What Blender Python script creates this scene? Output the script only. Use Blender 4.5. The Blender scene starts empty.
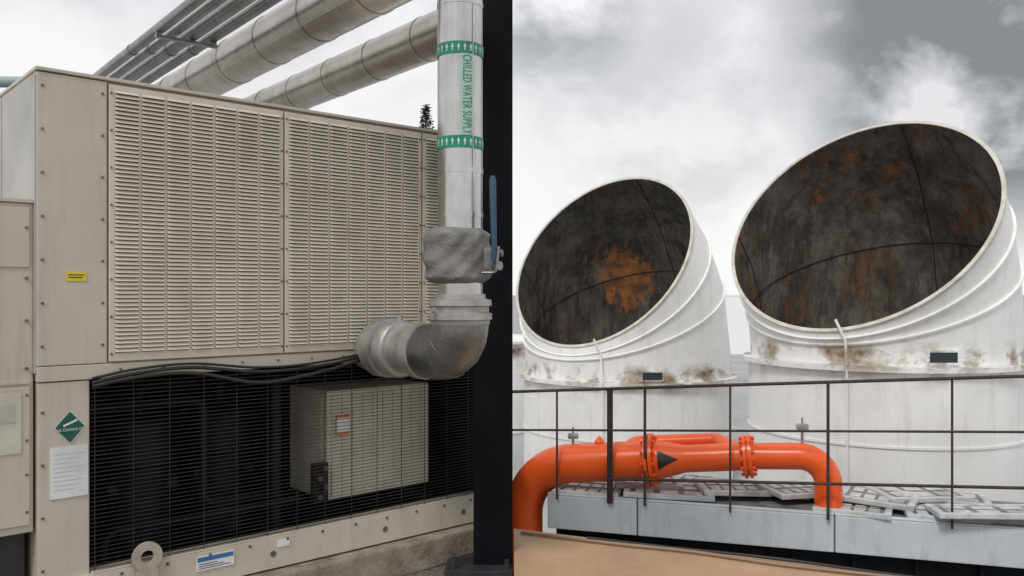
import bpy, bmesh, math, random
from mathutils import Vector, Matrix
random.seed(7)
S=bpy.context.scene
COL=S.collection
V=Vector
# ------------------------------------------------------------------ materials
def nt(mat):
    mat.use_nodes=True
    t=mat.node_tree
    return t,t.nodes['Principled BSDF']
def ramp(t,src,stops):
    r=t.nodes.new('ShaderNodeValToRGB')
    while len(r.color_ramp.elements)<len(stops): r.color_ramp.elements.new(.5)
    for e,(p,c) in zip(r.color_ramp.elements,stops):
        e.position=p; e.color=(*c,1) if len(c)==3 else c
    t.links.new(src,r.inputs[0]); return r.outputs[0]
def noise(t,scale,detail=5,sc=(1,1,1),rough=.6,off=(0,0,0)):
    tc=t.nodes.new('ShaderNodeTexCoord'); mp=t.nodes.new('ShaderNodeMapping')
    mp.inputs['Scale'].default_value=sc; mp.inputs['Location'].default_value=off
    n=t.nodes.new('ShaderNodeTexNoise'); n.inputs['Scale'].default_value=scale
    n.inputs['Detail'].default_value=detail; n.inputs['Roughness'].default_value=rough
    t.links.new(tc.outputs['Object'],mp.inputs[0]); t.links.new(mp.outputs[0],n.inputs['Vector'])
    return n.outputs['Fac']
def mix(t,f,a,b,mode='MIX'):
    m=t.nodes.new('ShaderNodeMix'); m.data_type='RGBA'; m.blend_type=mode
    for s,v in ((m.inputs[0],f),(m.inputs[6],a),(m.inputs[7],b)):
        if isinstance(v,(int,float)): s.default_value=v
        elif isinstance(v,tuple): s.default_value=(*v,1)
        else: t.links.new(v,s)
    return m.outputs[2]
def MAT(name,c,c2=None,scale=6,rough=.5,metal=0,bump=0,bscale=60,dirt=None,dirtlo=.55,dirthi=.75,streak=(1,1,1),dscale=3,rvar=0,spec=.5):
    m=bpy.data.materials.new(name); t,b=nt(m)
    c2=c2 or tuple(x*.82 for x in c)
    col=mix(t,ramp(t,noise(t,scale),[(.35,(0,0,0)),(.65,(1,1,1))]),c,c2)
    if dirt:
        f=ramp(t,noise(t,dscale,8,streak,.7,(3,1,7)),[(dirtlo,(0,0,0)),(dirthi,(1,1,1))])
        col=mix(t,f,col,dirt)
    t.links.new(col,b.inputs['Base Color'])
    b.inputs['Metallic'].default_value=metal
    b.inputs['Roughness'].default_value=rough
    b.inputs['Specular IOR Level'].default_value=spec
    if rvar:
        r=t.nodes.new('ShaderNodeMapRange'); r.inputs[3].default_value=rough-rvar; r.inputs[4].default_value=rough+rvar
        t.links.new(noise(t,scale*2.3,6),r.inputs[0]); t.links.new(r.outputs[0],b.inputs['Roughness'])
    if bump:
        bp=t.nodes.new('ShaderNodeBump'); bp.inputs['Strength'].default_value=bump; bp.inputs['Distance'].default_value=.01
        t.links.new(noise(t,bscale,6),bp.inputs['Height']); t.links.new(bp.outputs[0],b.inputs['Normal'])
    return m
BEIGE=MAT('beige_paint',(.56,.51,.42),(.51,.465,.38),4,.5,bump=.05,bscale=9,dirt=(.33,.29,.23),dirtlo=.52,dirthi=.9,streak=(5,5,.6),dscale=3)
BEIGE2=MAT('beige_louver',(.66,.61,.515),(.58,.53,.44),5,.45,dirt=(.39,.345,.275),dirtlo=.53,dirthi=.9,streak=(2,2,.8))
GREYBG=MAT('grey_side_paint',(.46,.455,.44),(.38,.375,.36),3,.6,dirt=(.29,.285,.27))  # side panel colour, greyer and darker than the front
DARK=MAT('shade_black',(.005,.005,.006),(.008,.008,.008),5,.8,spec=.2)  # near-black colour carries the shade inside the bay and under the deck
INN=MAT('dark_machinery',(.006,.006,.008),(.012,.012,.011),8,.6,spec=.25)
DARK2=MAT('black_steel',(.022,.024,.028),(.04,.04,.042),8,.5)
GUARD=MAT('guard_wire',(.055,.05,.045),(.03,.028,.025),8,.5,.3)
SLOT=MAT('louver_slot_shade',(.15,.13,.105),(.11,.095,.075),8,.8)  # dark strip under each blade, slot shade put into the colour
NAVY=MAT('near_black_navy_paint',(.0025,.003,.006),(.004,.005,.008),4,.5,bump=.05,bscale=30,spec=.15)
ALU=MAT('aluminium_jacket',(.60,.60,.59),(.46,.46,.445),5,.24,1.0,bump=.10,bscale=10,dirt=(.33,.30,.26),dirtlo=.5,dirthi=.9,streak=(3,3,.5),rvar=.1)
ALUB=MAT('aged_jacket',(.56,.52,.465),(.40,.37,.33),3,.28,1.0,bump=.12,bscale=7,dirt=(.26,.22,.18),dirtlo=.5,dirthi=.85,rvar=.12)
CAST=MAT('galvanised_elbow',(.32,.32,.315),(.23,.23,.225),9,.36,.85,bump=.3,bscale=26,dirt=(.16,.155,.145),dirtlo=.5,dirthi=.9,rvar=.1)
WRAP=MAT('fabric_wrap',(.27,.265,.25),(.19,.185,.175),12,.8,.1,bump=1,bscale=30,dirt=(.10,.095,.09),dirtlo=.5,dirthi=.8,dscale=9,spec=.3)
PALE=MAT('pale_coupling',(.50,.49,.47),(.36,.35,.335),14,.45,.45,bump=.4,bscale=30,dirt=(.21,.20,.18),dirtlo=.5,dirthi=.85)
GREEN=MAT('green_tape',(.006,.27,.155),(.008,.22,.125),20,.4)
WHITE=MAT('white_label',(.76,.77,.78),(.66,.67,.69),10,.5,dirt=(.5,.5,.5))
STRIP=MAT('pale_green_strip',(.42,.56,.49),(.38,.50,.45),10,.45)
YEL=MAT('yellow_label',(.82,.64,.03),None,10,.5)
DGREEN=MAT('dark_green_decal',(.008,.10,.075),None,10,.4)
BLUE=MAT('blue_paint',(.02,.085,.16),(.03,.06,.11),30,.5)
BLUEL=MAT('blue_label',(.05,.17,.42),None,10,.5)
ORL=MAT('orange_label',(.7,.16,.04),None,10,.5)
BLACK=MAT('black_rubber',(.010,.010,.012),(.02,.02,.02),12,.35)
BOLT=MAT('zinc_bolt',(.20,.18,.15),(.12,.11,.09),30,.45,.5)
CONC=MAT('concrete',(.36,.31,.24),(.20,.17,.13),7,.9,bump=.8,bscale=45,dirt=(.08,.07,.06),dirtlo=.52,dirthi=.8,dscale=9)
GRAV=MAT('gravel_ground',(.24,.21,.175),(.07,.065,.06),40,.95,bump=1,bscale=60)
ROOF=MAT('roof_membrane',(.40,.40,.40),(.30,.30,.30),.5,.9,bump=.3,bscale=8)
TAN=MAT('tan_coping',(.47,.30,.175),(.38,.24,.14),2.5,.75,bump=.35,bscale=70,dirt=(.26,.165,.10),dirtlo=.48,dirthi=.9,dscale=2.5)
ORANGE=MAT('orange_paint',(.92,.13,.018),(.82,.105,.015),3,.28,dirt=(.48,.06,.018),dirtlo=.6,dirthi=.95,dscale=5,bump=.06,bscale=15)
RAIL=MAT('rusty_rail',(.035,.030,.028),(.075,.052,.04),16,.7,.2,bump=.4,bscale=50)
GFACE=MAT('grey_fibreglass',(.58,.63,.67),(.51,.56,.60),2,.5,dirt=(.28,.29,.30),dirtlo=.52,dirthi=.9,streak=(3,3,.7),dscale=3)
GTOP=MAT('grey_deck_top',(.24,.25,.25),(.13,.135,.14),6,.8,bump=.4,bscale=30,dirt=(.06,.055,.05))
COVER=MAT('pale_cover_plastic',(.60,.61,.61),(.46,.47,.47),6,.6,dirt=(.20,.19,.17),dirtlo=.50,dirthi=.78,dscale=5,bump=.2)
TRAY=MAT('tray_recess',(.26,.265,.265),(.16,.16,.16),7,.8)
GALV=MAT('galvanised_steel',(.5,.5,.5),(.38,.38,.38),20,.4,.8)
BARK=MAT('bark',(.08,.06,.045),None,10,.9)
NEED=MAT('conifer_needles',(.035,.05,.03),(.07,.085,.05),2,.8)
BLDG=MAT('sky_fill_white',(.90,.90,.90),(.88,.88,.88),1,.9)  # near-white so the added wall reads as bright sky
GLASS=MAT('dark_glass',(.03,.04,.05),None,1,.2)
def cowl_out(name,zj):
    m=bpy.data.materials.new(name); t,b=nt(m)
    base=mix(t,ramp(t,noise(t,1.2,6),[(.35,(0,0,0)),(.7,(1,1,1))]),(.88,.88,.865),(.76,.76,.745))
    st=ramp(t,noise(t,2.2,8,(3,3,.35),.75),[(.52,(0,0,0)),(.82,(.65,.65,.65))])
    base=mix(t,st,base,(.44,.42,.385))
    tc=t.nodes.new('ShaderNodeTexCoord'); sp=t.nodes.new('ShaderNodeSeparateXYZ'); t.links.new(tc.outputs['Object'],sp.inputs[0])
    r=t.nodes.new('ShaderNodeMapRange'); r.inputs[1].default_value=zj-.32; r.inputs[2].default_value=zj+.30; t.links.new(sp.outputs[2],r.inputs[0])
    bb=ramp(t,r.outputs[0],[(0,(0,0,0)),(.45,(.6,.6,.6)),(.56,(1,1,1)),(.75,(1,1,1)),(1,(0,0,0))])
    ru=ramp(t,noise(t,1.5,9,(1.2,1.2,1.6),.65,(5,2,1)),[(.47,(0,0,0)),(.53,(.55,.55,.55)),(.62,(1,1,1))])
    ru2=mix(t,1.0,ru,bb,'MULTIPLY')
    base=mix(t,ru2,base,mix(t,ramp(t,noise(t,9,6),[(.4,(0,0,0)),(.62,(1,1,1))]),(.42,.32,.21),(.14,.10,.07)))
    t.links.new(base,b.inputs['Base Color']); b.inputs['Roughness'].default_value=.5
    bp=t.nodes.new('ShaderNodeBump'); bp.inputs['Strength'].default_value=.35; bp.inputs['Distance'].default_value=.02
    t.links.new(noise(t,5,8),bp.inputs['Height']); t.links.new(bp.outputs[0],b.inputs['Normal'])
    return m
def cowl_in(name,g,off,rl,spot=None):
    m=bpy.data.materials.new(name); t,b=nt(m)
    base=mix(t,ramp(t,noise(t,1.3,9,(1,1,1),.7,off),[(.38,(0,0,0)),(.62,(1,1,1))]),(.035*g,.033*g,.029*g),(.14*g,.128*g,.108*g))
    base=mix(t,ramp(t,noise(t,2.4,9,(2.5,2.5,.45),.8,(9,2,4)),[(.46,(0,0,0)),(.64,(.95,.95,.95))]),base,(.018*g,.016*g,.015*g))
    base=mix(t,ramp(t,noise(t,2.6,9,(2.2,2.2,.4),.8,(1,5,4)),[(.54,(0,0,0)),(.72,(.7,.7,.7))]),base,(.22*g,.20*g,.165*g))
    ru=ramp(t,noise(t,.8,10,(1.5,1.5,.8),.72,tuple(x+y for x,y in zip(off,(2,8,3)))),[(rl,(0,0,0)),(rl+.07,(.6,.6,.6)),(rl+.14,(.95,.95,.95))])
    base=mix(t,ru,base,mix(t,ramp(t,noise(t,3.2,8,(2,2,.7),.7),[(.40,(0,0,0)),(.56,(1,1,1))]),(.25,.10,.032),(.065,.038,.024)))
    if spot:
        tc=t.nodes.new('ShaderNodeTexCoord'); dd=t.nodes.new('ShaderNodeVectorMath'); dd.operation='DISTANCE'; dd.inputs[1].default_value=spot
        t.links.new(tc.outputs['Object'],dd.inputs[0])
        f1=ramp(t,dd.outputs['Value'],[(.0,(1,1,1)),(1.0,(0,0,0))])
        nz=ramp(t,noise(t,1.7,10,(2.2,2.2,.9),.78,(4,4,2)),[(.30,(0,0,0)),(.70,(1,1,1))])
        f=ramp(t,mix(t,1.0,f1,nz,'MULTIPLY'),[(.20,(0,0,0)),(.30,(.85,.85,.85))])
        base=mix(t,f,base,mix(t,ramp(t,noise(t,5,7),[(.4,(0,0,0)),(.6,(1,1,1))]),(.46,.17,.04),(.16,.07,.03)))
    t.links.new(base,b.inputs['Base Color']); b.inputs['Roughness'].default_value=.8
    bp=t.nodes.new('ShaderNodeBump'); bp.inputs['Strength'].default_value=.5; bp.inputs['Distance'].default_value=.03
    t.links.new(noise(t,6,9),bp.inputs['Height']); t.links.new(bp.outputs[0],b.inputs['Normal'])
    return m
SEAM=MAT('dark_seam',(.012,.011,.010),(.03,.022,.018),8,.8)
# ------------------------------------------------------------------ mesh builder
class B:
    def __init__(s): s.bm=bmesh.new()
    def face(s,pts,m=0):
        f=s.bm.faces.new([s.bm.verts.new(p) for p in pts]); f.material_index=m; return f
    def box(s,x0,x1,y0,y1,z0,z1,m=0,mat=None,bev=0):
        P=[V((x,y,z)) for z in (z0,z1) for y in (y0,y1) for x in (x0,x1)]
        if mat is not None: P=[mat@p for p in P]
        v=[s.bm.verts.new(p) for p in P]
        fs=[]
        for q in ((0,2,3,1),(4,5,7,6),(0,1,5,4),(2,6,7,3),(0,4,6,2),(1,3,7,5)):
            f=s.bm.faces.new([v[i] for i in q]); f.material_index=m; fs.append(f)
        if bev:
            es=list({e for f in fs for e in f.edges})
            r=bmesh.ops.bevel(s.bm,geom=es,offset=bev,segments=2,profile=.6,affect='EDGES')
            for f in r['faces']: f.material_index=m
    def prism(s,poly,z0,z1,m=0,mside=None):
        a=[s.bm.verts.new((x,y,z0)) for x,y in poly]; b=[s.bm.verts.new((x,y,z1)) for x,y in poly]
        s.bm.faces.new(b).material_index=m; s.bm.faces.new(a[::-1]).material_index=m
        n=len(poly)
        for i in range(n):
            s.bm.faces.new([a[i],a[(i+1)%n],b[(i+1)%n],b[i]]).material_index=m if mside is None else mside
    def tube(s,pts,r,seg=16,m=0,closed=False,caps=True):
        pts=[V(p) for p in pts]; n=len(pts)
        R=r if isinstance(r,(list,tuple)) else [r]*n
        T=[]
        for i in range(n):
            a=pts[i-1] if (i>0 or closed) else pts[i]; b=pts[(i+1)%n] if (i<n-1 or closed) else pts[i]
            d=b-a
            T.append(d.normalized() if d.length>1e-7 else V((0,0,1)))
        up=V((0,0,1)) if abs(T[0].z)<.9 else V((1,0,0))
        N=(up-T[0]*up.dot(T[0])).normalized(); rings=[]
        for i in range(n):
            N=(N-T[i]*N.dot(T[i])).normalized(); Bn=T[i].cross(N)
            rings.append([s.bm.verts.new(pts[i]+R[i]*(math.cos(2*math.pi*k/seg)*N+math.sin(2*math.pi*k/seg)*Bn)) for k in range(seg)])
        for i in range(n if closed else n-1):
            a=rings[i]; b=rings[(i+1)%n]
            for k in range(seg):
                s.bm.faces.new([a[k],a[(k+1)%seg],b[(k+1)%seg],b[k]]).material_index=m
        if caps and not closed:
            s.bm.faces.new(rings[0][::-1]).material_index=m; s.bm.faces.new(rings[-1]).material_index=m
    def cyl(s,p0,p1,r,seg=20,m=0,r2=None): s.tube([p0,p1],[r,r if r2 is None else r2],seg,m)
    def bolt(s,p,n,r=.008,h=.006,m=0):
        p=V(p); n=V(n).normalized(); s.tube([p,p+n*h],r,6,m)
    def done(s,name,mats,parent=None,off=(0,0,0),smooth=False,ang=35):
        if off!=(0,0,0): bmesh.ops.translate(s.bm,verts=s.bm.verts,vec=V(off))
        bmesh.ops.recalc_face_normals(s.bm,faces=s.bm.faces)
        if smooth:
            for f in s.bm.faces: f.smooth=True
            for e in s.bm.edges:
                if len(e.link_faces)==2 and e.calc_face_angle(0)>math.radians(ang): e.smooth=False
        me=bpy.data.meshes.new(name); s.bm.to_mesh(me); s.bm.free()
        for m in (mats if isinstance(mats,list) else [mats]): me.materials.append(m)
        o=bpy.data.objects.new(name,me); COL.objects.link(o)
        if parent: o.parent=parent
        return o
def bend(pts,rad,n=10):
    pts=[V(p) for p in pts]; out=[pts[0]]
    for i in range(1,len(pts)-1):
        p=pts[i]; a=(p-pts[i-1]).normalized(); b=(pts[i+1]-p).normalized()
        th=a.angle(b)
        if th<.02: out.append(p); continue
        L=rad*math.tan(th/2); st=p-a*L; c=p+(b-a).normalized()*rad/math.cos(th/2)
        ax=a.cross(b).normalized()
        for k in range(n+1): out.append(c+Matrix.Rotation(th*k/n,3,ax)@(st-c))
    out.append(pts[-1]); return out
def smoothp(pts,n=6):
    P=[V(p) for p in pts]; P=[2*P[0]-P[1]]+P+[2*P[-1]-P[-2]]; out=[]
    for i in range(1,len(P)-2):
        for k in range(n):
            t=k/n; a,b,c,d=P[i-1:i+3]
            out.append(.5*((2*b)+(c-a)*t+(2*a-5*b+4*c-d)*t*t+(3*b-a-3*c+d)*t**3))
    out.append(P[-2]); return out
def empty(name,loc,rot=0,label=None,cat=None,group=None):
    o=bpy.data.objects.new(name,None); COL.objects.link(o); o.location=loc; o.rotation_euler=(0,0,rot); o.empty_display_size=.2
    tag(o,label,cat,group); return o
def tag(o,label=None,cat=None,group=None,kind=None):
    if label: o['label']=label
    if cat: o['category']=cat
    if group: o['group']=group
    if kind: o['kind']=kind
    return o
def textmesh(body,size,fn,name,mat,parent,width=None,bold=.012):
    c=bpy.data.curves.new('t','FONT'); c.body=body; c.size=size; c.align_x='CENTER'; c.align_y='CENTER'; c.offset=size*bold; c.space_character=1.12
    o=bpy.data.objects.new('t',c); COL.objects.link(o)
    me=bpy.data.meshes.new_from_object(o.evaluated_get(bpy.context.evaluated_depsgraph_get()))
    bpy.data.objects.remove(o)
    if width:
        xs=[v.co.x for v in me.vertices]; k=width/(max(xs)-min(xs)); c0=(max(xs)+min(xs))/2
        for v in me.vertices: v.co.x=(v.co.x-c0)*k
    bm=bmesh.new(); bm.from_mesh(me); bmesh.ops.subdivide_edges(bm,edges=bm.edges,cuts=1); bm.to_mesh(me); bm.free()
    for v in me.vertices: v.co=fn(v.co.x,v.co.y)
    me.materials.clear(); me.materials.append(mat); me.name=name
    q=bpy.data.objects.new(name,me); COL.objects.link(q); q.parent=parent; return q
# ------------------------------------------------------------------ ground
b=B(); b.face([(-2000,-2000,-1.4),(2000,-2000,-1.4),(2000,2000,-1.4),(-2000,2000,-1.4)])
tag(b.done('ground',ROOF),'pale grey flat ground and roof surface reaching the horizon','ground',kind='structure')
b=B(); b.prism([(-9,-5),(4,-5),(4,2.5),(.3,3.9),(.004,4.3),(.004,4.7),(-.03,4.72),(-.03,9),(-9,9)],-1.39,.2)
tag(b.done('terrace_ground',GRAV),'gravelly raised terrace the cooling unit stands on','ground',kind='structure')
# ------------------------------------------------------------------ chiller
A=math.atan2(.6717,.7408); C=V((-1.788,3.2,.358))
ZO=(0,0,-.358)
b=B(); b.box(-.75,2.3,-.09,1.3,.2,.354,bev=.012)
pl=b.done('concrete_plinth',CONC,off=(0,0,-.2)); pl.location=(C.x,C.y,.2); pl.rotation_euler=(0,0,A)
tag(pl,'rough weathered concrete plinth under the beige cooling unit','plinth')
ch=empty('chiller_unit',C,A,'large beige louvred air cooled chiller on a concrete plinth','chiller')
b=B()
b.box(0,2.25,.02,1.15,1.27,2.445)
b.box(0,.248,0,.02,1.327,2.44,bev=.003)
b.box(-.006,2.256,-.006,1.156,2.445,2.459,bev=.003)
b.box(0,2.25,0,.02,1.266,1.324,bev=.003)
b.box(2.249,2.262,0,.03,1.33,2.44)
for z in [1.40+.165*i for i in range(7)]:
    for u in (.018,.232): b.bolt((u,0,z),(0,-1,0),.006,.004,1)
for i in range(12): b.bolt((.3+.17*i,0,1.30),(0,-1,0),.0055,.004,1)
b.done('casing',[BEIGE,BOLT],ch,ZO)
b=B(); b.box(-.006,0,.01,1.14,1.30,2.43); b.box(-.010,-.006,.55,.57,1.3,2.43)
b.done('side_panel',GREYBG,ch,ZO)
for (u0,u1,nc) in ((.255,1.003,7),(1.011,1.777,7),(1.785,2.245,4)):
    b=B(); z0,z1=1.332,2.432
    b.box(u0,u1,-.006,.018,z0,z1,bev=.0025)
    mu=.016; cw=(u1-u0-2*mu)/nc; pit=.0166; nr=int((z1-z0-.04)/pit)
    for r in range(nr):
        zt=z1-.022-r*pit; zb=zt-pit*.70; zs=zt-pit*.92
        for k in range(nc):
            a=u0+mu+k*cw+.005; c=a+cw-.010
            b.face([(a,-.0075,zt),(c,-.0075,zt),(c,-.0075,zs),(a,-.0075,zs)],1)
            b.face([(a,-.008,zt),(c,-.008,zt),(c-.004,-.0165,zb),(a+.004,-.0165,zb)],0)
            b.face([(a,-.008,zt),(a+.004,-.0165,zb),(a,-.008,zb)],0)
            b.face([(c,-.008,zt),(c,-.008,zb),(c-.004,-.0165,zb)],0)
    for i in range(8):
        for u in (u0+.008,u1-.008): b.bolt((u,-.006,z0+.03+i*.148),(0,-1,0),.005,.004,2)
    b.done('louver_panel',[BEIGE2,SLOT,BOLT],ch,ZO)
b=B(); b.box(.003,.185,.004,1.14,.36,1.262,bev=.004)
for z in (.55,.75,.95,1.15): b.bolt((.02,.004,z),(0,-1,0),.006,.004,1)
b.done('corner_cabinet',[BEIGE,BOLT],ch,ZO)
b=B(); b.box(-.62,-.006,.028,.85,.70,1.943,bev=.006); b.box(-.64,-.002,.018,.87,1.943,1.958,bev=.002)
b.box(-.62,-.02,.022,.028,1.70,1.925,bev=.002); b.box(-.62,-.02,.020,.028,1.262,1.272)
b.box(-.62,-.02,.018,.028,.73,1.25,bev=.003)
for z in (.78,.92,1.05,1.22,1.32,1.5,1.66,1.85): b.bolt((-.03,.028,z),(0,-1,0),.006,.012,1)
b.done('side_cabinet',[BEIGE,BOLT],ch,ZO)
b=B(); b.box(-.60,-.02,.10,.8,.36,.698); b.done('cabinet_plinth_skirt',DARK2,ch,ZO)
b=B(); b.box(.0,2.25,-.012,.03,.362,.505,bev=.004); b.box(.19,2.25,-.012,.06,.505,.513,bev=.002)
for i in range(11): b.bolt((.3+.18*i,-.012,.485),(0,-1,0),.007,.005,1)
for u in (.95,1.55,2.05): b.tube([(u,-.0125,.43),(u,-.015,.43)],.014,16,1)
b.done('base_rail',[BEIGE,BOLT],ch,ZO)
b=B(); N=28
fo=[];fi=[];bo=[];bi=[]
for k in range(N):
    a=2*math.pi*k/N; c,s_=math.cos(a),math.sin(a)
    for lst,rr,vv in ((fo,.060,-.030),(fi,.026,-.030),(bo,.060,-.018),(bi,.026,-.018)): lst.append(b.bm.verts.new((.394+rr*c,vv,.535+rr*s_)))
for k in range(N):
    j=(k+1)%N
    for q in ((fo[k],fo[j],fi[j],fi[k]),(bo[k],bo[j],bi[j],bi[k]),(fo[k],fo[j],bo[j],bo[k]),(fi[k],fi[j],bi[j],bi[k])): b.bm.faces.new(q)
b.box(.352,.436,-.0295,-.0185,.41,.485)
b.done('lifting_lug',MAT('primed_steel',(.46,.41,.33),(.34,.31,.25),12,.5,dirt=(.20,.16,.12)),ch,ZO,smooth=True)
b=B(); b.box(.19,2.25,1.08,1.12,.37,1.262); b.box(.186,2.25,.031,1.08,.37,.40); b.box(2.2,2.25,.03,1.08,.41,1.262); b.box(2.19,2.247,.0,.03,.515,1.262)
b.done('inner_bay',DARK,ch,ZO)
b=B()
zz=.52
while zz<1.262: b.box(.187,2.19,-.006,-.0035,zz,zz+.0026); zz+=.0165
for i in range(14): b.box(.2+.145*i,.2022+.145*i,-.0085,-.0060,.514,1.262)
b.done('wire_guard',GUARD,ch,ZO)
b=B(); b.box(1.31,1.93,.14,.52,.585,1.12,bev=.004)
for i in range(10): b.box(1.335+.06*i,1.343+.06*i,.132,.14,.60,1.105)
b.box(1.306,1.31,.19,.48,.62,1.09)
for i in range(5): b.box(1.301,1.306,.20,.47,.66+.09*i,.665+.09*i)
b.done('control_box',[MAT('beige_control_box',(.58,.54,.46),(.48,.45,.38),6,.5)],ch,ZO)
b=B(); b.box(1.36,1.43,.127,.131,.90,1.0); b.box(1.36,1.43,.124,.127,.985,1.0,1); b.box(1.36,1.43,.124,.127,.90,.915,1)
b.done('warning_label',[WHITE,ORL],ch,ZO)
for (u,v) in ((.55,.55),(.98,.65)):
    b=B(); b.tube([(u,v,.42),(u,v,.46),(u,v,.461),(u,v,.80),(u,v,.81),(u,v,.98),(u,v,1.02),(u,v,1.04)],[.15,.15,.13,.13,.145,.145,.12,.03],24)
    b.cyl((u-.15,v-.02,.70),(u+.16,v-.02,.70),.05,14)
    b.tube(bend([(u,v,1.02),(u,v,1.16),(u+.3,v+.1,1.16)],.05),.025,10)
    b.done('compressor',INN,ch,ZO,smooth=True)
b=B()
b.tube(bend([(.25,.4,.42),(.25,.4,1.1),(.8,.4,1.1),(.8,.4,.6),(1.2,.4,.6)],.06),.020,10)
b.tube(bend([(1.12,.3,.42),(1.12,.3,1.2)],.06),.025,12)
b.tube(bend([(.3,.2,.42),(.3,.2,.6),(1.2,.2,.6)],.06),.012,8)
b.done('refrigerant_piping',INN,ch,ZO,smooth=True)
b=B()
for i in range(4): b.tube([(1.24+.03*(i%2),.09,.62+.045*i),(1.24+.03*(i%2),.075,.62+.045*i)],.013,12)
b.box(1.215,1.295,.10,.13,.59,.78,1)
b.done('valve_block',[MAT('dull_steel',(.10,.10,.10),None,9,.4,.5),INN],ch,ZO,smooth=True)
b=B(); b.tube([(.93,.2,.405),(.93,.2,.42),(.93,.2,.44)],[.05,.05,.02],16); b.box(.86,1.12,.12,.30,.401,.412)
b.done('drain_fitting',CAST,ch,ZO,smooth=True)
b=B(); b.box(.10,.171,-.0035,-.001,1.650,1.686)
b.box(.106,.166,-.0042,-.0036,1.672,1.676,1); b.box(.106,.158,-.0042,-.0036,1.662,1.666,1)
b.done('yellow_sticker',[YEL,BLACK],ch,ZO)
b=B(); b.box(.044,.178,-.0008,.0038,.817,1.012)
for i in range(9): b.box(.056,.166-.02*(i%3),-.0016,-.001,.985-.017*i,.987-.017*i,1)
b.done('paper_notice',[WHITE,MAT('grey_print',(.55,.55,.55))],ch,ZO)
b=B(); b.box(-.19,-.05,.0140,.0175,1.005,1.227); b.box(-.17,-.07,.0130,.0138,1.12,1.19,1)
b.done('faded_notice',[MAT('faded_paper',(.60,.57,.50),(.47,.44,.38),6,.7,dirt=(.40,.37,.31)),MAT('faded_print',(.52,.49,.43))],ch,ZO)
b=B(); cx,cz=.114,1.087; h=.066
b.face([(cx-h*.86,.0020,cz),(cx,.0020,cz-h),(cx+h*.86,.0020,cz),(cx,.0020,cz+h)],1)
h=.061
b.face([(cx-h*.86,.0005,cz),(cx,.0005,cz-h),(cx+h*.86,.0005,cz),(cx,.0005,cz+h)],0)
b.face([(cx-.026,-.0008,cz+.009),(cx+.024,-.0008,cz+.030),(cx+.028,-.0008,cz+.023),(cx-.022,-.0008,cz+.002)],1)
b.done('diamond_decal',[DGREEN,WHITE],ch,ZO)
textmesh('AIR CLEANING CO',.0145,lambda x,y:V((.114+x,-.0012,1.077+y-.358)),'decal_lettering',WHITE,ch,width=.094)
b=B(); b.box(.60,.765,-.0165,-.0125,.425,.485); b.box(.604,.761,-.0172,-.0167,.463,.482,1)
for i in range(3): b.box(.61,.75-.03*i,-.0172,-.0167,.433+.009*i,.436+.009*i,2)
b.done('rating_plate',[WHITE,BLUEL,BLACK],ch,ZO)
b=B(); b.box(.97,1.03,-.0165,-.0125,.455,.485); b.done('small_tag',WHITE,ch,ZO)
for dz,dv,r,sag in ((.030,-.004,.0075,0),(.016,-.022,.0085,-.030),(.046,.002,.0055,.0)):
    b=B(); pts=[(.187,-.024+dv*.3,1.225+dz),(.35,-.03+dv,1.252+dz),(.578,-.03+dv,1.262+dz+sag*.3),(.846,-.035+dv,1.222+dz*1.2+sag),(1.05,-.035+dv,1.228+dz+sag*.7),(1.247,-.03+dv,1.243+dz+sag*.2),(1.44,-.035+dv,1.285+dz*.6),(1.56,-.04,1.30+dz*.3)]
    b.tube(smoothp(pts),r,10)
    o=b.done('cable',BLACK,None,ZO,smooth=True); o.location=C; o.rotation_euler=(0,0,A)
    tag(o,'black rubber cable draped along the cooling unit','cable','cables draped along the cooling unit')
# ------------------------------------------------------------------ steel column
col=empty('steel_column',(-.096,4.4,.2),0,'near-black steel column standing beside the silver pipe','column')
b=B(); b.box(-.099,.099,-.1,-.084,.03,6,bev=.002); b.box(-.099,.099,.084,.1,.03,6,bev=.002); b.box(-.006,.006,-.084,.084,.03,6)
b.done('beam',NAVY,col)
b=B(); b.box(-.24,.099,-.2,.2,.004,.03,bev=.003)
for x in (-.2,.07):
    for y in (-.16,.16): b.cyl((x,y,.03),(x,y,.075),.012,8); b.cyl((x,y,.03),(x,y,.048),.02,6)
b.done('base_plate',DARK2,col)
# ------------------------------------------------------------------ riser pipe with elbow
px,py=-.226,3.7
rp=empty('chilled_water_pipe',(px,py,.2),0,'silver jacketed chilled water pipe with elbow into the cooling unit','pipe')
def rdone(b,name,mats,**k):
    return b.done(name,mats,rp,(-px,-py,-.2),smooth=True,**k)
b=B(); b.cyl((px,py,1.56),(px,py,6),.098,48)
for z in (1.93,2.12,2.84,3.2): b.tube([(px,py,z),(px,py,z+.022)],.1005,48)
b.tube([(px+.06,py-.081,1.95),(px+.06,py-.081,5.9)],.002,6)
rdone(b,'riser',ALU)
for z0 in (2.622,2.222):
    b=B(); 
    b.tube([(px,py,z0),(px,py,z0+.052)],.1012,48,0,caps=False)
    n=24
    for k in range(n):
        a0=2*math.pi*k/n; 
        def q(da,z): return (px+.1024*math.cos(a0+da),py+.1024*math.sin(a0+da),z)
        b.face([q(-.065,z0+.026),q(.065,z0+.026),q(0,z0+.043)],1)
        b.face([q(-.022,z0+.011),q(.022,z0+.011),q(.022,z0+.026),q(-.022,z0+.026)],1)
    rdone(b,'arrow_band',[GREEN,WHITE])
TA=-math.pi/2+math.radians(20)
def bendtext(x,y):
    a=TA+y/.1022
    return V((.1036*math.cos(a),.1036*math.sin(a),2.447-.2-x))
b=B(); n=8
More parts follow.
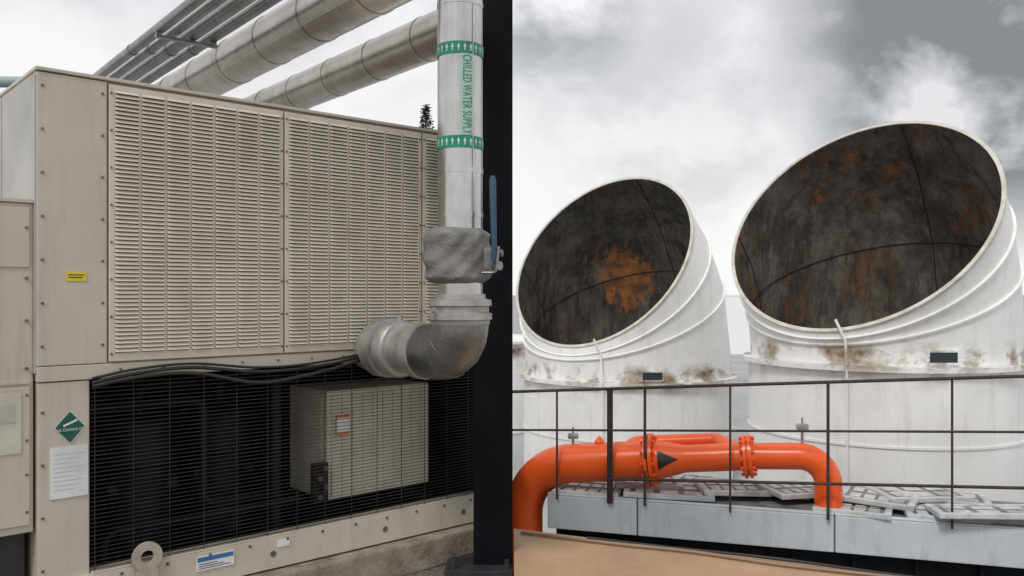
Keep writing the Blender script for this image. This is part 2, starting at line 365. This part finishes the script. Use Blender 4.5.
for i in range(n):
    a0=TA-.30+.60*i/n; a1=TA-.30+.60*(i+1)/n
    b.face([(px+.1024*math.cos(a0),py+.1024*math.sin(a0),2.275),(px+.1024*math.cos(a1),py+.1024*math.sin(a1),2.275),(px+.1024*math.cos(a1),py+.1024*math.sin(a1),2.621),(px+.1024*math.cos(a0),py+.1024*math.sin(a0),2.621)])
bmesh.ops.remove_doubles(b.bm,verts=b.bm.verts,dist=1e-5)
rdone(b,'label_strip',STRIP)
textmesh('CHILLED WATER SUPPLY',.056,bendtext,'pipe_lettering',GREEN,rp,width=.335,bold=.010)
zs=[1.645+.008*i for i in range(31)]
rs=[]
for z in zs:
    f=(z-1.645)/.24; rs.append(.100+.046*min(1,f/.10,(1-f)/.12)**.6 if 0<f<1 else .10)
b=B(); b.tube([(px-.012,py,z) for z in zs],rs,64)
for v in b.bm.verts:
    x,y,z=v.co; n=.006*math.sin(z*38+x*26+1)+.005*math.sin(x*34+y*27-z*22)+.004*math.sin(x*70-z*75+y*40)
    d=V((x-px,y-py,0)); v.co+=d.normalized()*n if d.length>.05 else V()
b.box(px+.09,px+.15,py-.09,py+.02,1.69,1.80,bev=.02)
rdone(b,'valve_cover',WRAP,ang=60)
b=B(); b.cyl((px+.12,py-.05,1.775),(px+.185,py-.07,1.775),.016,12); b.cyl((px+.13,py-.06,1.72),(px+.175,py-.1,1.72),.02,12); b.tube(bend([(px+.10,py-.1,1.69),(px+.16,py-.12,1.69),(px+.17,py-.12,1.80)],.02),.006,8)
rdone(b,'valve_stem',CAST)
b=B(); b.tube([(px+.152,py-.105,1.73),(px+.152,py-.105,1.78),(px+.150,py-.105,1.80),(px+.144,py-.105,2.08),(px+.144,py-.105,2.10)],[.011,.013,.012,.015,.009],10); b.box(px+.150,px+.160,py-.115,py-.09,1.78,2.0)
rdone(b,'valve_handle',BLUE)
vd=V((-.6717,.7408,0)); Q=V((px,py,1.34))
b=B(); b.tube([(px,py,1.465),(px,py,1.47),(px,py,1.485),(px,py,1.49),(px,py,1.515),(px,py,1.52),(px,py,1.545),(px,py,1.55),(px,py,1.575),(px,py,1.58),(px,py,1.60)],[.126,.129,.129,.139,.139,.126,.126,.138,.136,.112,.110],40)
b.bolt((px-.1,py-.11,1.53),(-.7,-.7,0),.012,.02)
rdone(b,'upper_coupling',PALE)
path=bend([(px,py,1.50),Q,Q+vd*.24],.135,20)
b=B(); b.tube(path,.124,48)
for i in (6,11,16):
    dd=(path[i+1]-path[i]).normalized(); b.tube([path[i]-dd*.003,path[i]+dd*.003],.1255,48)
rdone(b,'elbow',CAST)
b=B()
def hp(s): return Q+vd*s
b.tube([hp(.23),hp(.235),hp(.29),hp(.295),hp(.31),hp(.42),hp(.425),hp(.44),hp(.49),hp(.495),hp(.52),hp(.525),hp(.60),hp(.61),hp(.72)],[.115,.13,.13,.118,.112,.112,.128,.138,.138,.118,.118,.142,.142,.12,.115],36)
b.bolt(hp(.46)+V((0,0,.13)),(0,0,1),.014,.025); b.bolt(hp(.56)+V((-.06,-.05,.11)),(-.3,-.3,1),.014,.03)
rdone(b,'lower_coupling',PALE)
# ------------------------------------------------------------------ overhead pipes
d=V((-.632,.775,0))
def over(x0,y0,z,r,mat,name,label,group,near=1.8,far=11,rings=True,step=.62):
    p=V((x0,y0,0)); b=B()
    a=p-d*near; e=p+d*far
    b.tube([V((a.x,a.y,z)),V((e.x,e.y,z))],r,40 if r>.08 else 16)
    if rings:
        s=-near+.2
        while s<far:
            q=p+d*s; q.z=z; b.tube([q,q+d*.03],r+.004,40 if r>.08 else 16)
            s+=step
        sd=d.cross(V((0,0,1)))
        o1=a+sd*-(r*.8); o1.z=z-r*.62; o2=e+sd*-(r*.8); o2.z=z-r*.62
        b.tube([o1,o2],.004,6)
    o=b.done(name,mat,None,(-p.x,-p.y,-z),smooth=True); o.location=(p.x,p.y,z)
    tag(o,label,'pipe',group); return o
over(-.93,4.66,3.2,.152,ALUB,'overhead_pipe','large weathered metal jacketed pipe passing above the cooling unit','large overhead pipes')
b=B(); p0=V((-.24,4.98,3.2))
b.tube(bend([V((p0.x,p0.y,6)),p0,p0+d*12],.2,12),.138,40)
s=.45
while s<11: b.tube([p0+d*s,p0+d*(s+.03)],.142,40); s+=.6
o=b.done('overhead_pipe',ALUB,None,tuple(-p0),smooth=True); o.location=p0
tag(o,'large silver jacketed pipe turning upward behind the riser','pipe','large overhead pipes')
for x,r in ((-1.72,.034),(-1.60,.028),(-1.47,.040),(-1.32,.034)):
    over(x,4.63,3.2,r,CAST,'overhead_conduit','slim metal pipe running above the cooling unit','slim overhead pipes',step=1.4)
b=B(); q=V((-1.52,4.63,0))+d*.75
R=Matrix.Rotation(math.atan2(.775,-.632)-math.pi/2,4,'Z')
b.box(-.185,.185,-.02,.02,3.140,3.155,mat=Matrix.Translation(V((q.x,q.y,0)))@R)
for xx in (-.174,.174): b.box(xx-.008,xx+.008,-.01,.01,3.156,3.21,mat=Matrix.Translation(V((q.x,q.y,0)))@R)
o=b.done('pipe_bracket',CAST,None,(-q.x,-q.y,-3.14)); o.location=(q.x,q.y,3.14); tag(o,'galvanised strut bracket clamping the slim overhead pipes','bracket')
TEAL=MAT('teal_pipe_paint',(.24,.35,.37),(.32,.40,.40),5,.5)
for z,r in ((2.93,.035),(2.82,.026)):
    b=B(); b.tube([(-6.5,5.2,z),(-2.75,5.35,z)],r,14); b.tube([(-2.9,5.344,z),(-2.75,5.35,z)],r+.012,14)
    o=b.done('service_pipe',TEAL,None,(4.6,-5.3,-z),smooth=True); o.location=(-4.6,5.3,z)
    tag(o,'thin blue grey pipe beside the cooling unit','pipe','thin service pipes')
# ------------------------------------------------------------------ conifer
tr=empty('conifer_tree',(-3.05,30,-1.4),0,'distant dark conifer rising behind the cooling unit','tree')
b=B(); b.tube([(0,0,0),(.05,0,5),(0,0,9.6)],[.22,.13,.01],10); b.done('trunk',BARK,tr,smooth=True)
b=B()
for i in range(1500):
    t=(i/1500)**.85; z=1.2+t*8.4; L=((1-t)*2.6+.10)*random.uniform(.45,1.2); a=random.random()*6.283
    for k in range(4):
        f=random.uniform(.15,1); r=L*f
        p=V((r*math.cos(a),r*math.sin(a),z-r*.22+.15*f*f+random.gauss(0,.03))); s=random.uniform(.025,.055)+.03*(1-t)
        u=V((math.cos(a),math.sin(a),random.uniform(-.5,.3)))*s*2; w=V((-math.sin(a),math.cos(a),random.uniform(-.6,.6)))*s*.7
        b.face([p-w,p+u,p+w,p-u*.4])
b.done('crown',NEED,tr)
# ------------------------------------------------------------------ tan parapet coping
b=B(); b.prism([(.010,4.74),(4.6,2.72),(4.6,1.4),(.010,3.3)],.17,.292,0)
b.prism([(.012,4.66),(4.6,2.60),(4.6,1.5),(.012,3.4)],-1.38,.17,0)
o=b.done('parapet_wall',TAN); tag(o,'low parapet wall with broad tan coping','wall')
b=B(); pts=[(.05,4.63,.303),(.5,4.43,.303),(.9,4.28,.303),(1.3,4.07,.303),(1.8,3.87,.303),(2.6,3.5,.303)]
b.tube(smoothp(pts),.009,8); o=b.done('coping_cable',MAT('sandy_cable',(.30,.20,.13)),smooth=True); tag(o,'thin sandy cable lying on the tan coping','cable')
b=B(); pts=[(.4,4.535,.30),(.8,4.365,.30),(1.3,4.14,.31),(1.75,3.945,.30),(2.4,3.65,.30)]
b.tube(smoothp(pts),.007,8); o=b.done('coping_cable',BLACK,smooth=True); tag(o,'thin black cable lying along the coping edge','cable')
# ------------------------------------------------------------------ deck
DA=math.atan2(-1.23,3.9); L0=V((.269,8.16,-1.4))
dk=empty('cooling_tower_deck',L0,DA,'grey fibreglass cooling tower deck below the exhaust cowls','cooling tower deck')
DO=(0,0,1.37)
b=B(); b.box(.12,7,.16,1.0,-1.36,-.62); b.done('under_deck_shade_wall',DARK,dk,DO)  # near-black wall stands in for the shadow below the deck
b=B(); b.box(.06,7,.06,1.08,-.62,-.305); b.done('deck_top',GTOP,dk,DO)
xs=[.06,.93,2.65,4.4,7]
for i in range(4):
    b=B(); b.box(xs[i]+.006,xs[i+1]-.006,.03,.058,-.62,-.298,bev=.012); b.box(xs[i]+.006,xs[i+1]-.006,.0305,.10,-.297,-.285,bev=.003)
    b.done('fascia_panel',[GFACE,BOLT],dk,DO)
b=B()
for i in range(14): b.box(.3+.5*i,.33+.5*i,.11,.16,-1.36,-.63)
b.box(.12,7,.12,.158,-1.0,-.96)
b.done('under_deck_shade_frame',DARK,dk,DO)  # bars in the same black, part of the painted under-deck shadow
def cover(w=.32,nb=4):
    b=B(); b.box(-w+.02,w-.02,-.215,.215,0,.034,1)
    b.box(-w,w,-.235,-.19,.0,.050,0,bev=.012); b.box(-w,w,.19,.235,.0,.050,0,bev=.012)
    b.box(-w,-w+.06,-.189,.189,0,.049,0,bev=.012); b.box(w-.06,w,-.189,.189,0,.049,0,bev=.012)
    st=(2*w-.16)/nb
    for i in range(nb): b.box(-w+.08+st*i+st*.12,-w+.08+st*i+st*.88,-.15,-.03,.0345,.043,0,bev=.004); b.box(-w+.08+st*i+st*.12,-w+.08+st*i+st*.88,.03,.15,.0345,.043,0,bev=.004)
    return b.done('basin_cover',[COVER,TRAY])
kinds=[cover(),cover(.42,3)]; rot=Matrix.Rotation(DA,3,'Z')
pl=[]
for r,y in enumerate((.33,.82)):
    for i in range(8):
        if (r,i) in ((0,2),(1,5),): continue
        pl.append((.42+.78*i+random.uniform(-.06,.06)+.15*r,y+random.uniform(-.05,.05),random.choice((0,0,.02)),random.gauss(0,.10),random.gauss(0,.02)))
pl+=[(1.75,.52,.052,.35,.05),(3.05,.5,.055,-.25,.06),(3.85,.17,.06,.10,-.07),(4.5,.26,.06,-.15,-.07),(2.35,.6,.055,.6,.04),(3.4,.75,.06,.5,.06),(.95,.55,.05,.25,.05)]
used=set()
for i,(x,y,z,a,tl) in enumerate(pl):
    k=i%3==1
    o=kinds[k] if k not in used else kinds[k].copy()
    if k in used: COL.objects.link(o)
    used.add(k)
    w=rot@V((x,y,0)); o.location=(L0.x+w.x,L0.y+w.y,-.332+z+abs(tl)*.2); o.rotation_euler=(tl,tl*.6,DA+a)
    tag(o,'pale grey ribbed tray cover lying on the tower deck','cover','tray covers on the tower deck')
# ------------------------------------------------------------------ railing
def Lp(t,z): return V((.269+3.9*t, 8.16-1.23*t,z))
rl=empty('guard_railing',(.269,8.16,-.45),0,'rusty thin steel guard railing along the tower deck edge','railing')
RO=(-.269,-8.16,.45)
for z0,dz,t0,r in ((.67,.26,-.14,.015),(.294,.181,-.14,.011),(-.162,.18,.16,.014)):
    b=B(); b.tube([Lp(t0,z0+dz*t0),Lp(1.6,z0+dz*1.6)],r,10); b.done('rail',RAIL,rl,RO,smooth=True)
for t,r in ((.041,.010),(.166,.030),(.246,.013),(.433,.010),(.6346,.014),(.872,.010),(1.12,.028),(1.36,.010)):
    b=B(); zt=.67+.26*t+.01
    if r>.02:
        b.box(-.028,.028,-.004,.004,-.36,zt,mat=Matrix.Translation(Lp(t,0))@Matrix.Rotation(DA,4,'Z')); b.box(-.004,.004,-.028,-.0045,-.36,zt,mat=Matrix.Translation(Lp(t,0))@Matrix.Rotation(DA,4,'Z'))
    else: b.tube([Lp(t,-.36),Lp(t,zt)],r,10)
    b.done('post',RAIL,rl,RO,smooth=True)
# ------------------------------------------------------------------ orange pipe
op=empty('orange_pipe',(.12,8.45,-1.4),0,'glossy orange flanged water pipe along the tower deck','pipe')
OO=(-.12,-8.45,1.4)
def O(s,back=0,dz=0): return V((.12+.953*s+.3*back,8.45-.3*s+.953*back,-.025+.0986*(s-.767)+dz))
def odone(b,n,m=ORANGE): return b.done(n,m,op,OO,smooth=True)
k0=O(0); 
b=B(); b.tube(bend([(k0.x,k0.y,-1.39),k0,O(1.22)],.52,20),.186,36); odone(b,'large_pipe_run')
b=B(); b.tube([O(1.30),O(1.36),O(1.56),O(1.62),O(2.10)],[.178,.178,.132,.128,.128],32); odone(b,'reducer')
b=B(); e=O(2.84,0,-.03); b.tube(bend([O(2.17),e,(e.x,e.y,-.34)],.24,14),.120,32); odone(b,'small_pipe_run')
tdir=(O(1)-O(0)).normalized(); sd=tdir.cross(V((0,0,1))).normalized(); up2=sd.cross(tdir)
for s,r,rb in ((1.22,.25,.215),(2.11,.20,.168)):
    b=B(); b.tube([O(s),O(s)+tdir*.03],r,32); b.tube([O(s)+tdir*.045,O(s)+tdir*.075],r,32)
    b.tube([O(s)+tdir*.028,O(s)+tdir*.047],r*.85,24)
    for k in range(12):
        a=2*math.pi*k/12; c=O(s)+rb*(math.cos(a)*sd+math.sin(a)*up2)
        b.tube([c-tdir*.03,c+tdir*.105],.014,6)
    odone(b,'flange')
b=B(); b.tube(bend([O(1.0,0,.05),O(1.05,.30,.12),O(1.85,.30,.11),O(2.06,.02,.05)],.10,8),.072,20); odone(b,'bypass_pipe')
b=B(); n=8; 
def rr_(s): return .181 if s<1.36 else .181-(s-1.36)/.20*.046
def w(s,a): return O(s)+rr_(s)*(math.cos(a)*sd+math.sin(a)*up2)
for i in range(n):
    s0=1.345+.19*i/n; s1=1.345+.19*(i+1)/n; h0=.52*(1-i/n); h1=.52*(1-(i+1)/n)
    for j in range(n):
        a0=-1+2*j/n; a1=-1+2*(j+1)/n
        p=[w(s0,.15+h0*a0),w(s0,.15+h0*a1),w(s1,.15+h1*a1),w(s1,.15+h1*a0)]
        b.face(p if h1>0 else p[:3])
bmesh.ops.remove_doubles(b.bm,verts=b.bm.verts,dist=1e-5)
odone(b,'flow_mark',BLACK)
for s,h in ((2.62,.22),(.50,.24)):
    b=B(); q=O(s); b.cyl(q+V((0,0,.10)),q+V((0,0,h)),.014,10); b.box(q.x-.05,q.x+.05,q.y-.03,q.y+.03,q.z+h,q.z+h+.05,bev=.006); b.cyl(q+V((0,0,h+.05)),q+V((0,0,h+.11)),.01,8)
    odone(b,'gauge_valve',GALV)
b=B(); q=O(.76); b.tube([q+V((0,0,z)) for z in (.16,.20,.22,.25)],[.05,.05,.035,.01],16); odone(b,'vent_cap')
# ------------------------------------------------------------------ exhaust cowls
RIM=MAT('worn_rim_paint',(.66,.64,.58),(.50,.47,.41),6,.5,dirt=(.30,.24,.17))
def cowl(Mc,n,R,zf,label,hatch,fd,fh,off,rl,g,spotk=None):
    n=V(n).normalized()
    hz=V((-n[0],-n[1],0)).normalized(); al=math.acos(n[2]); s=hz.cross(V((0,0,1)))
    ev=lambda a: hz*math.cos(a)+V((0,0,math.sin(a)))
    P=V(Mc)-R*ev(al); Bx=V((P.x,P.y,0))+R*hz
    e=empty('exhaust_cowl',(Bx.x,Bx.y,-1.4),0,label,'exhaust cowl','white exhaust cowls with slanted open mouths')
    OF=(-Bx.x,-Bx.y,1.4); N=128
    def ring(a,pz,rr): 
        c=V((P.x,P.y,pz))+R*ev(a)
        return [c+rr*(math.cos(2*math.pi*k/N)*ev(a)+math.sin(2*math.pi*k/N)*s) for k in range(N)]
    def loft(b,rs,ms=None):
        VV=[[b.bm.verts.new(p) for p in r] for r in rs]
        for i,(x,y) in enumerate(zip(VV,VV[1:])):
            for k in range(N): b.bm.faces.new([x[k],x[(k+1)%N],y[(k+1)%N],y[k]]).material_index=(ms[i] if ms else 0)
        return VV
    spec=[(0,P.z-.22),(al*.44,P.z-.16),(al*.74,P.z-.09),(al,P.z)]
    sp=None
    if spotk is not None: sp=tuple(ring(spec[1][0],spec[1][1],R-.045)[spotk]+V(OF))
    WH=cowl_out('white_weathered_paint',zf+1.4); LIN=cowl_in('dark_rusted_lining',g,off,rl,sp); LIN2=cowl_in('paler_lower_lining',g*1.35,(off[0]+4,off[1],off[2]),rl+.01,sp)  # dark rust-patched lining, with a paler mix below the seam
    b=B(); loft(b,[ring(0,-1.39,R*fd),ring(0,zf,R*fd)]); b.done('base_drum',WH,e,OF,smooth=True)
    b=B(); loft(b,[ring(0,zf+.002,R*fh),ring(*spec[0],R*fh),ring(spec[1][0],spec[1][1],R*fh),ring(spec[2][0],spec[2][1],R*(fh*.6+.4)),ring(al,P.z,R*1.0)]); b.done('hood',WH,e,OF,smooth=True,ang=12)
    b=B(); VV=loft(b,[ring(0,-.6,R-.06),ring(0,zf,R-.06)]+[ring(a,z,R-.045) for a,z in spec[:-1]]+[ring(al,P.z,R*1.0-.025)],[1,1,1,1,0,0])
    b.bm.faces.new(VV[0]); b.done('inner_lining',[LIN,LIN2],e,OF,smooth=True,ang=60)
    b=B(); a,z=spec[1]; b.tube(ring(a,z,R-.050),.009,6,closed=True)
    b.done('lining_seam',SEAM,e,OF,smooth=True)
    for kk in (2,38,-34):
        b=B(); b.tube([ring(0,zf,R-.062)[kk]]+[ring(a,z,R-.048)[kk] for a,z in spec[:-1]]+[ring(al,P.z,R-.03)[kk]],.008,6)
        b.done('lining_seam',SEAM,e,OF,smooth=True)
    b=B(); nn=V(n)
    r0=ring(al,P.z,R-.026); r1=[p+nn*.015 for p in r0]; r2=[p+nn*.015 for p in ring(al,P.z,R+.018)]; r3=[p-nn*.03 for p in ring(al,P.z,R+.018)]; r4=[p-nn*.03 for p in ring(al,P.z,R-.0)]
    loft(b,[r0,r1,r2,r3,r4]); b.done('mouth_rim',RIM,e,OF,smooth=True,ang=30)
    for (a,z,rr) in ((spec[1][0],spec[1][1],fh),(spec[2][0],spec[2][1],fh*.6+.4)):
        up=V((0,0,0))+hz*-math.sin(a)+V((0,0,math.cos(a)))
        q0=ring(a,z,R*rr-.005); q1=ring(a,z,R*rr+.030)
        b=B(); loft(b,[[p-up*.010 for p in q0],[p-up*.010 for p in q1],[p+up*.010 for p in q1],[p+up*.010 for p in q0]])
        b.done('seam_flange',WH,e,OF,smooth=True)
    b=B(); loft(b,[ring(0,zf-.06,R*fd+.002),ring(0,zf-.06,R*fd+.075),ring(0,zf+.0,R*fd+.075),ring(0,zf+.0,R*.97)])
    b.done('drum_flange',WH,e,OF,smooth=True)
    b=B(); loft(b,[ring(0,zf-.90,R*fd+.002),ring(0,zf-.90,R*fd+.015),ring(0,zf-.875,R*fd+.015),ring(0,zf-.875,R*fd+.002)])
    b.done('drum_band',WH,e,OF,smooth=True)
    vdir=V((-Bx.x,-Bx.y,0)).normalized()
    def rad(ang,z,rr):
        q=Matrix.Rotation(ang,3,'Z')@vdir; return V((Bx.x,Bx.y,z))+q*rr
    b=B(); b.tube(bend([rad(-.28,P.z+.14,R*fh+.08),rad(-.22,P.z-.10,R*fh+.05),rad(-.20,zf,R*fd+.10)],.1,5),.016,10)
    b.tube([rad(-.20,zf,R*fd+.10),rad(-.20,-1.3,R*fd+.06)],.014,10); b.done('drain_pipe',WH,e,OF,smooth=True)
    zc=zf+.11
    b=B(); q=rad(hatch,zc,R*fh); fr=(Matrix.Rotation(hatch,3,'Z')@vdir); an=math.atan2(fr.y,fr.x)
    T=Matrix.Translation(q)@Matrix.Rotation(an+math.pi/2,4,'Z')
    b.box(-.18,.18,-.03,.05,-.08,.08,0,mat=T); b.box(-.15,.15,-.034,-.0305,-.055,.055,1,mat=T)
    b.done('inspection_hatch',[WH,GLASS],e,OF)
    return WH
cowl((4.21,10.4,2.49),(-.595,-.552,.584),1.62,.80,'white exhaust cowl with rusted dark mouth, nearer and larger',.40,1.0,.985,(0,0,0),.50,1.05)
WH=cowl((1.42,13.75,2.17),(-.568,-.637,.521),1.62,.27,'white exhaust cowl with dark mouth, farther along deck',.22,1.07,1.05,(3,3,1),.56,.9,118)
tk=empty('white_tank',(-.95,19.5,-1.4),0,'low white tank with rim flange beyond the cowls','tank')
b=B(); b.tube([(0,0,.01),(0,0,1.9),(0,0,1.93),(0,0,1.98),(0,0,2.0),(0,0,2.15)],[1.7,1.7,1.78,1.78,1.68,.3],64); b.done('shell',WH,tk,smooth=True)
b=B(); b.tube([(0,0,2.151),(0,0,2.25),(0,0,2.26)],[.3,.3,.34],24); b.done('lid',WH,tk,smooth=True)
bd=empty('sky_fill_building',(12.5,42,-1.4),0,'added pale building with dark window strips, standing in for bright sky','building')
b=B(); b.box(-5,9,0,8,.01,2.9); b.box(-5.02,9.02,-.02,8.02,2.9,2.96); b.done('wall',BLDG,bd)  # wall added to fill the gap between cowls with sky brightness
for i in range(6):
    b=B(); b.box(2+1.1*i,2.6+1.1*i,-.04,-.003,1.0,1.7); b.done('window',GLASS,bd)
# ------------------------------------------------------------------ world
W=bpy.data.worlds.new('World'); S.world=W; W.use_nodes=True
t=W.node_tree; bg=t.nodes['Background']
sky=t.nodes.new('ShaderNodeTexSky'); sky.sky_type='NISHITA'; sky.sun_disc=False
sky.sun_elevation=math.radians(50); sky.sun_rotation=math.radians(215)
tc=t.nodes.new('ShaderNodeTexCoord')
def wn(sc,scale,det,rg,off,dist=0):
    mp=t.nodes.new('ShaderNodeMapping'); mp.inputs['Scale'].default_value=sc; mp.inputs['Location'].default_value=off
    n=t.nodes.new('ShaderNodeTexNoise'); n.inputs['Scale'].default_value=scale; n.inputs['Detail'].default_value=det; n.inputs['Roughness'].default_value=rg; n.inputs['Distortion'].default_value=dist
    t.links.new(tc.outputs['Generated'],mp.inputs[0]); t.links.new(mp.outputs[0],n.inputs['Vector']); return n.outputs['Fac']
cl=ramp(t,wn((1,1,1.25),3.8,8,.52,(1.3,.4,2.1),.15),[(.34,(.66,.665,.68)),(.48,(.78,.785,.795)),(.60,(.94,.945,.955))])
sp=t.nodes.new('ShaderNodeSeparateXYZ'); t.links.new(tc.outputs['Generated'],sp.inputs[0])
el=ramp(t,sp.outputs[2],[(0,(1,1,1)),(.12,(.95,.95,.95)),(.28,(0,0,0))])
c1=mix(t,el,cl,(.95,.953,.957))
def blob(c,direction,lo,hi,nz,colr):
    vm=t.nodes.new('ShaderNodeVectorMath'); vm.operation='DOT_PRODUCT'; vm.inputs[1].default_value=V(direction).normalized()
    nn=t.nodes.new('ShaderNodeVectorMath'); nn.operation='NORMALIZE'; t.links.new(tc.outputs['Generated'],nn.inputs[0])
    t.links.new(nn.outputs[0],vm.inputs[0])
    mr=t.nodes.new('ShaderNodeMapRange'); mr.inputs[1].default_value=lo; mr.inputs[2].default_value=hi; t.links.new(vm.outputs['Value'],mr.inputs[0])
    f=mix(t,1.0,mr.outputs[0],nz,'MULTIPLY'); return mix(t,f,c,colr)
n1=ramp(t,wn((1,1,1.3),6,9,.55,(4.1,2.2,.6),.2),[(.36,(.1,.1,.1)),(.52,(1,1,1))])
n2=ramp(t,wn((1,1,1.3),8,9,.55,(1.1,6.2,3.6),.2),[(.42,(0,0,0)),(.60,(1,1,1))])
c2=blob(c1,(.58,1,.31),.972,.990,n1,(.25,.255,.265))
c2=blob(c2,(.20,1,.24),.980,.999,n2,(.66,.665,.675))
c2=blob(c2,(.04,1,.36),.992,.999,n2,(.40,.41,.42))
m2=mix(t,.06,c2,mix(t,1.0,sky.outputs[0],(.1,.1,.1),'MULTIPLY'))
t.links.new(m2,bg.inputs[0]); bg.inputs[1].default_value=1.04
sl=bpy.data.lights.new('sun','SUN'); sl.energy=1.5; sl.angle=math.radians(12); sl.color=(1,.96,.9)
so=bpy.data.objects.new('sun',sl); COL.objects.link(so)
so.rotation_euler=V((.30,.56,-.77)).to_track_quat('-Z','Y').to_euler(); so.location=(-5,-8,12)
# ------------------------------------------------------------------ camera
cam=bpy.data.cameras.new('camera'); cam.lens=850/1024*36; cam.sensor_width=36; cam.shift_y=6/1024; cam.clip_end=5000; cam.clip_start=.05
co=bpy.data.objects.new('camera',cam); COL.objects.link(co); co.location=(0,0,1.6); co.rotation_euler=(math.radians(90),0,0)
S.camera=co
S.view_settings.view_transform='Standard'; S.view_settings.look='None'; S.view_settings.exposure=0
